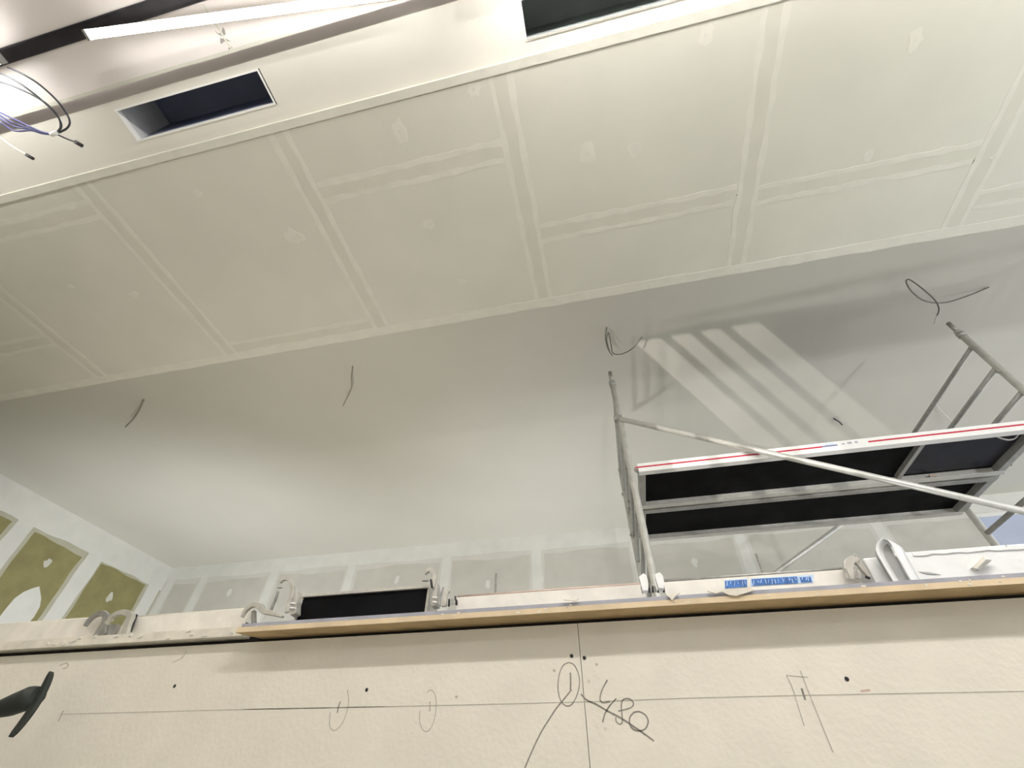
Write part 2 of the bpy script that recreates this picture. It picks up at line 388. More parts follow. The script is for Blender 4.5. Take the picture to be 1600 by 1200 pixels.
# dried plaster drips over the front of the strip
for pts in (((1040,929),(1062,927),(1056,931),(1050,939),(1046,934)), ((1105,924),(1135,922),(1172,918),(1178,923),(1162,928),(1150,932),(1138,930),(1128,925),(1118,928)), ((880,938),(905,936),(899,940),(890,939))):
    MB().prism([at(px, py, y=Y_W - .054) for px, py in pts], (0, -.003, 0)).build('plaster_drip', 'cream', led_t)
m = MB(); m.box(-4, -1.034, Y_W - .022, 1.86, ZL + .002, ZL + .026)
led_w = m.build('trim_2', 'cream'); tag(led_w, 'cream plaster-smeared strip along the partition top at left', kind='structure')
m = MB()
for k in range(16):
    x = random.uniform(-1.75, -1.06); blob(m, (x, Y_W - .0222, ZL + random.uniform(.006, .024)), random.uniform(.004, .012), random.uniform(.002, .005), (1,0,0), (0,0,1), .002, n=8, jit=.4)
m.build('plaster_smear', 'rail', led_w)
ZT = ZL + .0235   # top of the ledge

# pencil marks and screw holes on the near boards
def pen(name, pts, wpx=1.6, m_='pencil', smooth=True):
    P = [at(px, py, y=Y_W - .0004) for px, py in pts]
    if smooth and len(P) > 2: P = spline(P, 6)
    mb = MB(); h = wpx * .0011 / 2 * 1.15; L = []; Rr = []
    for i, p in enumerate(P):
        t = (P[min(i+1, len(P)-1)] - P[max(i-1, 0)]).normalized(); n = t.cross(Vector((0,1,0)))
        L.append(p + n*h); Rr.append(p - n*h)
    for i in range(len(P) - 1): mb.prism([L[i], L[i+1], Rr[i+1], Rr[i]], (0, .0003, 0))
    return mb.build(name, m_, nw)
Z5 = lambda l: [(860 + x/6.317, 1010 + y/6.317) for x, y in l]
pen('pencil_line', [(95, 1116), (400, 1108), (560, 1105), (900, 1097), (1100, 1090), (1380, 1084), (1600, 1080)], 1.3, 'pencil2')
pen('pencil_line', [(380, 1108.5), (480, 1106.5), (600, 1104)], 1.2, 'pencil')
pen('pencil_circle', Z5([(180,158),(230,180),(270,250),(288,340),(275,440),(240,530),(200,580),(150,585),(105,540),(78,450),(76,350),(95,250),(130,185),(180,158)]), 1.7)
pen('pencil_figure', Z5([(196,258),(200,340),(198,430)]), 2.6)
pen('pencil_line', Z5([(210,425),(150,500),(60,610),(0,700)]) + [(845, 1145), (832, 1172), (820, 1200)], 2.2)
pen('pencil_line', Z5([(300,470),(360,530),(450,570),(550,630),(700,710),(850,810),(950,880),(1022,935)]), 2.6)
pen('pencil_figure', Z5([(562,330),(510,430),(490,520),(520,555),(590,545)]), 2.0)
pen('pencil_figure', Z5([(650,515),(590,580),(540,660),(515,750)]), 2.2)
pen('pencil_figure', Z5([(670,638),(730,625),(800,600),(820,560),(780,518),(720,525),(700,580),(705,660),(710,740),(685,768),(650,740),(645,700)]), 1.9)
pen('pencil_figure', Z5([(820,650),(880,645),(940,680),(965,740),(940,810),(880,835),(820,820),(785,775),(785,700),(825,650)]), 2.1)
Z8 = lambda l: [(480 + x/6.154, 1040 + y/6.154) for x, y in l]
pen('pencil_circle', Z8([(385,230),(398,320),(385,430),(345,540),(290,610),(240,620),(215,560),(220,450)]), 1.7, 'pencil2')
pen('pencil_figure', Z8([(318,345),(300,400),(288,455)]), 2.4)
pen('pencil_circle', Z8([(1150,260),(1185,235),(1225,270),(1240,360),(1230,480),(1195,590),(1145,635),(1100,600),(1080,520),(1085,430)]), 1.7, 'pencil2')
pen('pencil_figure', Z8([(1182,345),(1178,440)]), 2.4, 'pencil2')
Z9 = lambda l: [(750 + x/2.4615, 980 + y/2.4615) for x, y in l]
pen('pencil_line', Z9([(1178,185),(1200,230),(1225,310),(1247,380)]), 1.6, 'pencil2')
pen('pencil_line', Z9([(1232,168),(1260,240),(1300,340),(1358,482)]), 1.7, 'pencil2')
pen('pencil_line', Z9([(1178,185),(1262,193)]), 1.4, 'pencil2')
pen('pencil_figure', Z9([(1237,235),(1251,280)]), 3.0)
pen('scuff', Z9([(1465,246),(1500,242)]), 3.0, 'rustrail')
pen('scuff', [(99, 1110), (95, 1119), (91, 1127)], 3.0, 'pencil2')
pen('scuff', [(93, 1040), (104, 1036), (106, 1042), (98, 1045)], 2.5, 'pencil2')
pen('scuff', [(270, 1035), (285, 1027), (292, 1016)], 1.5, 'pencil2')
for px, py in ((273, 1072), (573, 1078), (893, 1025), (913, 1028), (1323, 1061)):
    c = at(px, py, y=Y_W - .0003); mb = MB(); blob(mb, c, .0042, .0042, (1,0,0), (0,0,1), .0006, n=10, jit=.1); mb.build('screw_hole', 'black', nw)
for px, py in ((920, 1064), (946, 1139), (713, 1089), (866, 1048), (932, 1038)):
    c = at(px, py, y=Y_W - .0003); mb = MB(); blob(mb, c, .003, .003, (1,0,0), (0,0,1), .0005, n=8); mb.build('fleck', 'comp' if px in (920, 946) else 'pencil2', nw)

# ================================================================== SCAFFOLD TOWER
Y0, Y1 = 3.0, 4.22; XL, XR = .265, 3.09; RT_ = .025
tower = thing('scaffold_tower', ((XL+XR)/2, (Y0+Y1)/2, 0), 'aluminium scaffold tower with two black-bottomed platforms and ladder frames', 'scaffold')
def frame(X, tops):
    m = MB()
    for y, zt_ in ((Y0, 2.93), (Y1, 2.772)): m.tube([(X, y, .12), (X, y, EZ + zt_)], RT_, 14)
    fo = m.build('end_frame', 'alu', tower)
    for y in (Y0, Y1):
        if y == Y0: MB().tube([(X, y, EZ + 2.93), (X, y, EZ + 3.04)], .017, 12).build('spigot', 'steel', fo)
        mm = MB(); mm.tube([(X - .02, y, .06), (X + .02, y, .06)], .06, 18); mm.tube([(X, y, .06), (X, y, .13)], .02, 8); mm.build('castor', 'black', fo)
        if y == Y0: MB().tube([(X, y, EZ + 2.862), (X, y, EZ + 2.90)], .031, 12).build('collar', 'alud', fo)
        MB().box(X - .035, X - .02, y - .008, y + .008, EZ + 2.44, EZ + 2.47).build('locking_clip', 'steel', fo)
    z = EZ + 2.75
    while z > .4:
        MB().tube([(X, Y0, z), (X, Y1, z)], .019, 10).build('rung', 'alud', fo); z -= .25
frame(XL, 1); frame(XR, 1)
DZ = EZ + 1.935
def deck(ya, yb, white, bars):
    xa, xb = XL + .06, XR - .06
    m = MB(); m.box(xa, xb, ya, ya + .028, DZ, DZ + .075); m.box(xa, xb, ya + .028, ya + .052, DZ, DZ + .008)
    d = m.build('platform', 'deckwhite' if white else 'alud', tower)
    m = MB(); m.box(xa, xb, yb - .028, yb, DZ, DZ + .075); m.box(xa, xb, yb - .055, yb - .028, DZ, DZ + .008); m.build('side_rail', 'alu', d)
    for x in (xa, xb - .05): MB().box(x, x + .05, ya + .028, yb - .028, DZ + .003, DZ + .07).build('end_rail', 'alud', d)
    MB().box(xa + .05, xb - .05, ya + .028, yb - .028, DZ + .055, DZ + .068).build('plywood_panel', 'ply', d)
    for x in bars: MB().box(x - .015, x + .015, ya + .052, yb - .055, DZ + .02, DZ + .056).build('cross_bar', 'alud', d)
    for x in (xa, xb):
        for y in (ya + .04, yb - .04):
            sg = -1 if x == xa else 1; mm = MB()
            mm.sweep([(x, y, DZ + .03), (x + sg*.03, y, DZ + .055), (x + sg*.06, y, DZ + .075), (x + sg*.09, y, DZ + .06)], [.012]*4, (0, .012, 0)); mm.build('hook', 'steel', d)
    return d
d1 = deck(Y0 + .02, 3.605, True, [2.315])
d2 = deck(3.64, 4.235, False, [])
MB().box(2.33, XR - .12, Y0 + .08, 3.54, DZ + .050, DZ + .0549).build('hatch_panel', 'ply2', d1)
MB().tube(spline([at(1552, 676, z=1.985), at(1560, 683, z=1.965), at(1574, 687, z=1.955), at(1585, 685, z=1.965), at(1592, 678, z=1.985)], 6), .006, 8).build('hatch_cord', 'wcable', d1)
MB().box(2.53, 2.57, Y0 + .545, Y0 + .555, DZ + .01, DZ + .03).build('hatch_latch', 'rustrail', d1)
# red stripe, blue mark and small print on the near rail
yf = Y0 + .0195
sx = [at(990, 738, y=yf).x + .02, at(1283, 696, y=yf).x, at(1307, 693, y=yf).x, at(1355, 688, y=yf).x, XR - .08]
m = MB(); m.box(sx[0], sx[1], yf - .001, yf, DZ + .036, DZ + .048); m.build('red_stripe', 'red', d1)
m = MB(); m.box(sx[3], sx[4], yf - .001, yf, DZ + .036, DZ + .048); m.build('red_stripe', 'red', d1)
m = MB(); m.box(sx[1], sx[2], yf - .001, yf, DZ + .038, DZ + .050); m.build('blue_mark', 'purp', d1)
x = sx[2] + .03
while x < sx[3] - .06:
    wv = random.uniform(.012, .03); h = random.uniform(.01, .02); MB().box(x, x + wv, yf - .001, yf, DZ + .042, DZ + .042 + h).build('small_print', 'greyp', d1); x += wv + random.uniform(.01, .03)
m = MB(); m.box(sx[1] + .03, sx[1] + .09, yf - .001, yf, DZ + .056, DZ + .066); m.build('small_print', 'lbluep', d1)
# braces
pa = at(966, 654, y=Y0 - .03); pb = at(1600, 799, y=Y0 - .03); k = (XR + .01 - pa.x) / (pb.x - pa.x); pe = pa + (pb - pa) * k
br = MB().tube([pa, pe], .022, 12).build('diagonal_brace', 'alu', tower)
for p, dx in ((pa, -1), (pe, 1)):
    m = MB(); m.box(p.x - .035, p.x + .03, p.y - .02, p.y + .03, p.z - .02, p.z + .02); m.build('brace_claw', 'steel', br)
pa = at(1210, 897, y=Y1 + .03); pb = at(1302, 829, y=Y1 + .03); dv = (pb - pa)
p0 = pa + dv * ((XL - pa.x) / dv.x); p1 = pa + dv * ((XR - pa.x) / dv.x)
br = MB().tube([p0, p1], .020, 12).build('diagonal_brace', 'alu', tower)
for p in (p0, p1): MB().box(p.x - .03, p.x + .03, p.y - .03, p.y + .02, p.z - .02, p.z + .02).build('brace_claw', 'steel', br)
# lower horizontal tie under the platform, right frame side
MB().tube([(XL, Y1, EZ + 1.08), (XR, Y1, EZ + 1.08)], .02, 10).build('horizontal_brace', 'alu', tower)

# ================================================================== SCAFFOLD PLANKS LYING ON THE LEDGE
YP = 1.33
def rail_plank(name, px0, px1, py0, py1, label, top='rail', topr=.004, depth=.36, body='rail', topm=None):
    """plank whose long side shows; its upper edge runs through two pixels"""
    a = at(px0, py0, y=YP); b = at(px1, py1, y=YP); z = (a.z + b.z) / 2
    th = thing(name, ((a.x+b.x)/2, YP + depth/2, ZT), label, 'plank', 'loose scaffold planks on the partition top')
    m = MB(); m.box(a.x, b.x, YP, YP + .012, ZT, z); m.box(a.x, b.x, YP + .012, YP + .03, z - .006, z); m.build('side_rail', body, th, bevel=.001)
    m = MB(); m.box(a.x, b.x, YP + depth - .012, YP + depth, ZT, z - .004); m.build('side_rail', body, th)
    MB().box(a.x + .005, b.x - .005, YP + .012, YP + depth - .012, z - .05, z - .04).build('deck_sheet', 'alud', th)
    if topm: MB().tube([(a.x, YP + .004, z + topr*.6), (b.x, YP + .004, z + topr*.6)], topr, 8).build('top_edge', topm, th)
    return th, a.x, b.x, z
def claw(th, pts, ws, m_='hookw', y=YP - .03, t=.014, name='hook'):
    P = [at(px, py, y=y) for px, py in pts]; P = spline(P, 4); n = len(P)
    W = [ws[0] + (ws[-1] - ws[0]) * i/(n-1) if len(ws) == 2 else ws[min(int(i/(n-1)*(len(ws)-1)), len(ws)-2)] + (ws[min(int(i/(n-1)*(len(ws)-1)), len(ws)-2)+1] - ws[min(int(i/(n-1)*(len(ws)-1)), len(ws)-2)]) * ((i/(n-1)*(len(ws)-1)) % 1 if i < n-1 else 1) for i in range(n)]
    if name == 'hook': W = [v * 1.35 for v in W]
    m = MB(); m.sweep(P, W, (0, t, 0)); return m.build(name, m_, th, bevel=.0015)

px = 0.00115   # metres per pixel near the ledge
Z6 = lambda l: [(120 + x/14.545, 940 + y/14.545) for x, y in l]
# plank A (cut by the left edge)
A, *_ = rail_plank('scaffold_plank', -330, 166, 998, 966, 'pale scaffold plank cut off by the left edge, curled hook at its end', topm='cream', topr=.003)
claw(A, Z6([(150,545),(260,400),(400,290),(560,255),(640,330),(600,520),(570,760)]), [2.5*px, 4*px, 5*px, 6*px, 7*px, 7*px], 'steel')
MB().box(*sorted((at(145, 985, y=YP-.03).x, at(172, 985, y=YP-.03).x)), YP - .02, YP, ZT, ZT + .08).build('end_bracket', 'alud', A)
# plank B
B, *_ = rail_plank('scaffold_plank', 198, 392, 964, 952, 'short pale scaffold plank between the two pairs of curled hooks at left', topm='cream', topr=.003)
claw(B, Z6([(620,500),(760,340),(920,250),(1090,240),(1200,330),(1120,500),(1060,760)]), [2.5*px, 4*px, 5*px, 6*px, 7*px, 6*px], 'hookw', y=YP - .045)
m = MB(); m.bar(at(212, 961, y=YP - .01), at(202, 988, y=YP - .01), .012, .006, up=(0,1,0)); m.build('end_pin', 'black', B)
Z3 = lambda l: [(350 + x/4, 840 + y/4) for x, y in l]
claw(B, Z3([(105,495),(130,450),(175,415),(215,425),(240,455),(300,470),(360,490)]), [1.5*px, 3.5*px, 5*px, 6*px, 5*px, 4*px, 2*px], 'hookw', y=YP - .045)
claw(B, Z3([(180,455),(178,500),(180,560)]), [3*px, 4*px], 'steel', y=YP - .028)
c = at(388, 976, y=YP - .03); MB().tube([c + Vector((0, -.01, 0)), c + Vector((0, .02, 0))], .004, 8).build('end_pin', 'black', B)

# tray (deck turned on its side: dark underside to the viewer)
yt = 1.36
xa = at(470, 940, y=yt).x; xb = at(668, 935, y=yt).x; zt = at(570, 922, y=yt).z
T = thing('scaffold_plank', ((xa+xb)/2, yt + .1, ZT), 'short scaffold deck on edge with dark underside and swan-neck hooks', 'plank', 'loose scaffold planks on the partition top')
m = MB(); m.box(xa, xb, yt + .004, yt + .018, ZT, zt - .009); m.build('underside_panel', M['ply'], T)
MB().box(xa, xb, yt - .004, yt + .085, zt - .009, zt).build('top_rim', 'hookw', T, bevel=.001)
for x0, x1, nm in ((xa - .004, xa + .004, 'end_rim'), (xb - .004, xb + .004, 'end_rim')): MB().box(x0, x1, yt, yt + .085, ZT, zt).build(nm, 'hookw', T)
Z4 = lambda l: [(420 + x/13.3375, 880 + y/13.3333) for x, y in l]
claw(T, Z4([(215,395),(270,330),(350,310),(430,350),(470,440),(480,560),(440,700),(400,820),(360,1020)]), [2*px, 3.5*px, 4*px, 4.5*px, 4*px, 4*px, 3.5*px, 4*px], 'hookw', y=yt - .04, t=.012)
claw(T, Z4([(560,570),(540,720),(520,860),(500,1060)]), [4*px, 6.5*px, 7.5*px, 8.5*px], 'hookw', y=yt - .028, t=.03, name='end_bracket')
claw(T, Z4([(165,505),(265,500)]), [1.3*px, 1.3*px], 'steel', y=yt - .03, t=.008, name='end_pin')
claw(T, Z4([(180,570),(130,730),(60,880),(20,1000)]), [2.2*px, 3*px, 3*px, 3*px], 'steel', y=yt + .02, t=.01, name='latch_arm')
for yy in (830, 930): claw(T, Z4([(380,yy),(460,yy-5),(560,yy+10)]), [2*px, 2.4*px, 1.5*px], 'deckwhite', y=yt - .034, t=.006, name='rivet_plate')
Z5b = lambda l: [(640 + x/15, 880 + y/15) for x, y in l]
claw(T, Z5b([(350,250),(410,170),(470,150),(530,210),(560,310),(540,420),(520,560)]), [1.5*px, 3.5*px, 4*px, 4*px, 3.5*px, 3*px], 'hookw', y=yt - .04, t=.012)
claw(T, Z5b([(490,370),(520,560)]), [2.6*px, 2.8*px], 'black', y=yt - .044, t=.008, name='hook_slot')
claw(T, Z5b([(285,405),(430,400)]), [1.2*px, 1.2*px], 'steel', y=yt - .03, t=.008, name='end_pin')
claw(T, Z5b([(610,460),(590,650),(580,820),(570,1000)]), [5*px, 6*px, 7*px, 8*px], 'hookw', y=yt - .028, t=.03, name='end_bracket')
for yy in (790, 900): claw(T, Z5b([(530,yy),(650,yy+15)]), [2.2*px, 1.6*px], 'deckwhite', y=yt - .034, t=.006, name='rivet_plate')
claw(T, Z5b([(780,540),(760,610),(710,780),(690,1000)]), [1.8*px, 2*px, 2*px, 2*px], 'steel', y=yt - .03, t=.01, name='end_pin')

# plank C (reddish upper edge)
C, cx0, cx1, cz = rail_plank('scaffold_plank', 714, 1006, 934, 912, 'pale scaffold plank with a thin reddish upper edge, left of the tower foot', topm='rustrail', topr=.0042)
claw(C, Z5b([(930,620),(850,680),(810,800),(790,1000)]), [2*px, 4.5*px, 5*px, 5*px], 'hookw', y=YP - .03, t=.012)
claw(C, Z5b([(920,830),(910,1000)]), [2*px, 2.6*px], 'black', y=YP - .034, t=.008, name='hook_slot')
claw(C, Z5b([(1070,760),(1060,810),(1090,880),(1085,970)]), [1.5*px, 1.5*px, 2.6*px, 2.6*px], 'black', y=YP - .03, t=.008, name='end_pin')
claw(C, Z5b([(1000,830),(995,960)]), [3*px, 3*px], 'alud', y=YP - .028, t=.008, name='end_bracket')
Z2b = lambda l: [(980 + x/20, 880 + y/20) for x, y in l]
claw(C, Z2b([(430,370),(500,460),(540,640),(570,860)]), [6*px, 7*px, 6.5*px, 4.5*px], 'deckwhite', y=YP - .05, t=.02)
claw(C, Z2b([(440,700),(500,920)]), [2*px, 2.5*px], 'black', y=YP - .03, t=.008, name='hook_slot')
# plank D (blue lettering)
D, dx0, dx1, dz = rail_plank('scaffold_plank', 1036, 1335, 911, 887, 'pale scaffold plank with blue lettering on its side, right of the tower foot', topm='steel', topr=.0052)
claw(D, Z2b([(930,310),(990,420),(1040,600),(1060,780)]), [5*px, 7*px, 6.5*px, 4.5*px], 'deckwhite', y=YP - .05, t=.02)
for a_, b_ in (((690,750),(680,900)), ((800,700),(810,900)), ((960,820),(970,900)), ((1140,700),(1150,890))):
    claw(D, Z2b([a_, b_]), [1.6*px, 2.4*px], 'black', y=YP - .03, t=.008, name='hook_slot')
claw(D, Z2b([(740,600),(745,900)]), [2*px, 2*px], 'steel', y=YP - .028, t=.008, name='end_pin')
claw(D, Z2b([(860,700),(900,880)]), [2*px, 2*px], 'steel', y=YP - .028, t=.008, name='end_pin')
Z3c = lambda l: [(1300 + x/11.43, 830 + y/11.43) for x, y in l]
claw(D, Z3c([(340,850),(310,700),(300,600),(340,520),(420,500),(500,570),(580,680),(680,810)]), [5*px, 6.5*px, 7*px, 6*px, 5*px, 4.5*px, 4*px, 2*px], 'hookw', y=YP - .03, t=.012)
claw(D, Z3c([(240,650),(300,760),(345,860)]), [1.5*px, 1.5*px, 1.8*px], 'steel', y=YP - .034, t=.006, name='hook_slot')
claw(D, Z3c([(470,690),(500,790),(480,850)]), [3.2*px, 3.6*px, 3*px], 'steel', y=YP - .034, t=.006, name='end_pin')
claw(D, Z3c([(600,800),(690,840)]), [3*px, 2*px], 'black', y=YP - .036, t=.006, name='hook_slot')
claw(D, Z3c([(360,470),(410,410),(460,480)]), [1.5*px, 3.5*px, 1.5*px], 'steel', y=YP - .01, t=.01, name='latch')
# lettering: two words of worn blue block letters
Z1 = lambda x, y: (1110 + x/8.889, 880 + y/8.889)
m = MB(); m2 = MB(); yl = YP - .001
def bq(mb, x0, x1, ya, yb, sh=0, lift=0):
    p = [Z1(x0, ya), Z1(x1, ya - (x1-x0)*.06), Z1(x1 + sh, yb - (x1-x0)*.06), Z1(x0 + sh, yb)]
    mb.prism([at(*q, y=yl - lift) for q in p], (0, .0008, 0))
bq(m2, 195, 515, 236, 350); bq(m2, 560, 1430, 214, 322)
bq(m, 205, 505, 246, 346, 4, .0008); bq(m, 570, 1200, 222, 312, 20, .0008); bq(m, 1240, 1390, 196, 268, 22, .0008)
m3 = MB()
for x0, x1, yy, n in ((215, 500, 246, 6), (580, 1390, 222, 17)):      # worn pale gaps between the letters
    for k in range(n):
        x = x0 + (x1 - x0) * (k + random.uniform(.2, .8)) / n; y_ = yy - (x - x0) * .058
        bq(m3, x, x + random.uniform(5, 15), y_ + random.uniform(0, 22), y_ + random.uniform(45, 92), random.uniform(-14, 24), .0016)
m3.build('worn_gaps', 'lbluep', D)['kind'] = 'stuff'
m2.build('sticker', 'lbluep', D); m.build('lettering', 'bluep', D)

# plank E (wide, wrapped in white film) + film curl
YE = 1.31
a = at(1345, 867, y=YE); b = at(1640, 840, y=YE); ze = (a.z + b.z)/2
E_ = thing('scaffold_plank', ((a.x+b.x)/2 + .4, YE + .2, ZT), 'wide plank wrapped in white film at the right edge', 'plank', 'loose scaffold planks on the partition top')
m = MB(); m.box(a.x, b.x + .9, YE, YE + .4, ZT, ze - .012); m.build('plank_body', 'film', E_, bevel=.004)
m = MB(); m.box(a.x + .07, b.x + .9, YE + .02, YE + .38, ze - .012, ze + .003); m.build('film_fold', 'film', E_, bevel=.004)
m = MB(); rough_strip(m, at(1425, 866, y=YE - .001) , at(1640, 852, y=YE - .001), .004, Vector((0,-1,0)), .002, n=20, jit=.6); m.build('film_crease', 'film', E_)
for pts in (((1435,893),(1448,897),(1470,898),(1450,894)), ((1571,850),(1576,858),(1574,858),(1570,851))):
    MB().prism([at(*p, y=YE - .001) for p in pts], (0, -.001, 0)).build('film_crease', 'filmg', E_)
cq = [(1519,886),(1536,869),(1540,874),(1542,878),(1528,889)]
cl = MB().prism([at(*p, y=YE - .012) for p in cq], (0, .012, 0)).build('wooden_clip', 'cream', E_)
MB().prism([at(*p, y=YE - .013) for p in ((1526,889),(1541,874),(1550,875),(1546,879),(1530,891))], (0, .006, 0)).build('clip_edge', 'steel', E_)
# loose curl of film standing up in front of the plank
fl = thing('plastic_film', at(1400, 905, y=YE - .03) * 1, 'curled loop of white plastic film standing before the wide plank', 'plastic film')
fl.location.z = ZT; ORG[fl.name] = Vector(fl.location)
arch = [(1393,903),(1380,882),(1370,864),(1369,853),(1373,846),(1380,842),(1388,845),(1394,853),(1399,863),(1408,880),(1419,902)]
A3 = [at(*q, y=YE - .040) for q in arch]; A3[0].z = A3[-1].z = ZT
A3 = spline(A3, 4); ev = Vector((.036, .030, .001))
m = MB(); m.sm = True; b0 = 0; n_ = len(A3)
for q_ in range(4):
    k = q_ / 3; m.v += [p + ev*k - Vector((0, 0, .006*k*k)) * (1 if p.z > ZT + .02 else 0) for p in A3]
for q_ in range(3):
    for i_ in range(n_ - 1): m.face([q_*n_ + i_, q_*n_ + i_ + 1, (q_+1)*n_ + i_ + 1, (q_+1)*n_ + i_])
m.build('film_loop', 'film', fl, solid=.0012)
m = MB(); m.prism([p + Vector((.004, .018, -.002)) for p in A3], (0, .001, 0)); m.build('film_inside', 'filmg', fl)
# short steel rods standing on the partition top behind the planks
for i, (p, lab) in enumerate((((775, 896), 'short grey steel rod standing up between the swan-neck hook and tower'), ((1181, 865), 'short dark steel rod leaning up beside the lower diagonal brace'))):
    t_ = at(*p, y=1.79); m = MB(); m.tube([(t_.x, 1.79, Z_W + .0415 - .0), (t_.x, 1.79, t_.z)], .0042, 8)
    tag(m.build('steel_rod', 'steel'), lab, 'rod', 'steel rods on the partition')

# ================================================================== CABLES
def cable(name, pts, r, label, m_, ends=None, extra=None):
    """pts: (px,py,height above eye)"""
    P = spline([at(a, b, z=h) for a, b, h in pts], 8)
    th = thing(name, P[0], label, 'cable', 'loose cables hanging from the ceilings')
    MB().tube(P, r, 8).build('cable_sheath', m_, th)
    if ends:
        d = (P[-1] - P[-4]).normalized(); MB().tube([P[-1] - d*.005, P[-1] + d*ends[1]], ends[0], 8).build('cable_end', ends[2], th)
    return th
H3 = HH - EZ
cable('ceiling_cable', [(1545,449,H3), (1510,463,3.34), (1475,473,3.30), (1445,470,3.28), (1425,456,3.28), (1416,441,3.30), (1421,437,3.30), (1440,450,3.27), (1460,468,3.22), (1467,482,3.18), (1464,494,3.15)], .0055,
      'looped cable with a bare white tip on the raised ceiling, top right', 'gcable', (.006, .07, 'wcable'))
cable('ceiling_cable', [(948,511,H3), (946,528,3.36), (950,545,3.32), (957,556,3.29), (952,548,3.30), (948,530,3.33), (951,520,3.36), (955,540,3.30), (958,552,3.27), (972,553,3.27), (990,543,3.29), (1003,526,3.33)], .005,
      'small looped cable hanging above the left tower frame', 'gcable')
cable('ceiling_cable', [(551,572,H3), (549,590,3.36), (549,605,3.33), (545,617,3.30), (541,624,3.28), (536,634,3.26)], .006, 'short faint cable stub above the middle of the raised ceiling', 'stub')
cable('ceiling_cable', [(225,624,H3), (218,640,3.35), (208,655,3.31), (196,667,3.27)], .009, 'short cable stub near the left end of the raised ceiling', 'stub')
cable('ceiling_cable', [(1303,654,H3), (1306,656,3.37), (1311,659,3.36), (1316,664,3.34)], .008, 'tiny dark cable stub in the striped light patch', 'cable')
cable('ceiling_cable', [(1461,630,H3), (1468,640,3.37), (1478,650,3.35), (1488,660,3.34)], .006, 'thin white cord seen between the right frame rungs', 'wcable')
# blue coil
Z1c = lambda x, y, h: (x/6.667, 80 + y/6.667, h)
coil = thing('cable_coil', at(84, 209, z=2.36), 'coil of blue-black cable tied with a white clip, top left', 'cable')
def strand(pts, m_, r=.0042): MB().tube(spline([at(*p[:2], z=p[2]) for p in pts], 8), r, 8).build('cable_loop', m_, coil)
tie = (575, 855, 2.33)
strand([Z1c(80,170,2.44), Z1c(230,235,2.42), Z1c(400,340,2.40), Z1c(560,480,2.38), Z1c(660,600,2.36), Z1c(725,720,2.34), Z1c(700,800,2.33), Z1c(600,855,2.33)], 'cable')
strand([Z1c(-150,190,2.44), Z1c(0,232,2.42), Z1c(180,320,2.40), Z1c(350,440,2.38), Z1c(500,570,2.36), Z1c(600,680,2.34), Z1c(640,780,2.33), Z1c(590,855,2.33)], 'cable')
strand([Z1c(-150,300,2.43), Z1c(0,320,2.41), Z1c(200,390,2.39), Z1c(400,490,2.37), Z1c(520,580,2.355), Z1c(610,690,2.34), Z1c(630,790,2.33), Z1c(590,850,2.33)], 'cable')
for y0_, b_ in ((640, 0), (670, 10), (740, 18), (700, 14)):
    strand([Z1c(-160,y0_-70,2.42), Z1c(0,y0_,2.40), Z1c(150,y0_+70+b_,2.38), Z1c(320,790+b_*2,2.36), Z1c(440,840+b_,2.345), Z1c(550,868,2.33)], 'bcable')
MB().tube([at(*Z1c(535,868,0)[:2], z=2.325), at(*Z1c(600,845,0)[:2], z=2.325)], .010, 10).build('white_tie', 'deckwhite', coil)
tl = [Z1c(600,870,2.325), Z1c(700,915,2.315), Z1c(790,948,2.305)]
strand(tl, 'cable', .0035)
MB().tube([at(*Z1c(785,945,0)[:2], z=2.305), at(*Z1c(855,985,0)[:2], z=2.30)], .009, 10).build('black_plug', 'black', coil)
wc = cable('ceiling_cable', [Z1c(-140,790,2.42), Z1c(0,900,2.40), Z1c(140,1000,2.38), Z1c(285,1085,2.36)], .004, 'thin white cable with a small black plug below the blue coil', 'wcable', (.008, .03, 'black'))

# ================================================================== LED BATTENS
def led(a, b, label, em='led', grp='led battens along the dark slot'):
    a = Vector(a); b = Vector(b); th = thing('led_batten', (a + b)/2, label, 'light', grp)
    d = (b - a).normalized()
    MB().bar(a, b, .032, .014).build('diffuser', em, th)
    MB().bar(a + Vector((0,0,.014)), b + Vector((0,0,.014)), .034, .013).build('housing', 'deckwhite', th)
    for p in (a - d*.006, b + d*.006): MB().bar(p - d*.006, p + d*.006, .038, .03).build('end_cap', 'alud', th)
    for k in (.12, .88):
        p = a + (b - a) * k; MB().tube([p + Vector((0,0,.02)), Vector((p.x, p.y, HN))], .002, 6).build('hanger', 'alud', th)
zl = HN - .12; zr = HN - .045
p = at(140, 54, z=zl - EZ); q = at(560, -2, z=zr - EZ)
led(p, p + (q - p) * 1.2, 'glaring white led batten hanging askew by the dark slot, top left')
p2 = at(2, 96, z=zl - EZ)
led((p2.x - 1.5, -.13, zl), (p2.x, -.13, zl), 'led batten whose end just shows at the left edge', 'ledl')
led((-.2, -.10, zl - .03), (1.3, -.10, zl - .03), 'led batten beyond the top edge, above the right-hand boards', 'ledf')
led((1.5, -.10, zl - .15), (3.0, -.10, zl - .15), 'farthest right led batten beyond the top edge', 'ledf')
for x, w_ in ((-3.2, 'left'), (-.8, 'right')): led((x, -1.6, zl), (x + 1.5, -1.6, zl), w_ + ' added led batten behind the viewer, unseen fill for the near wall', 'ledb', 'added back row of led battens')  # added row out of view, brightens the near wall

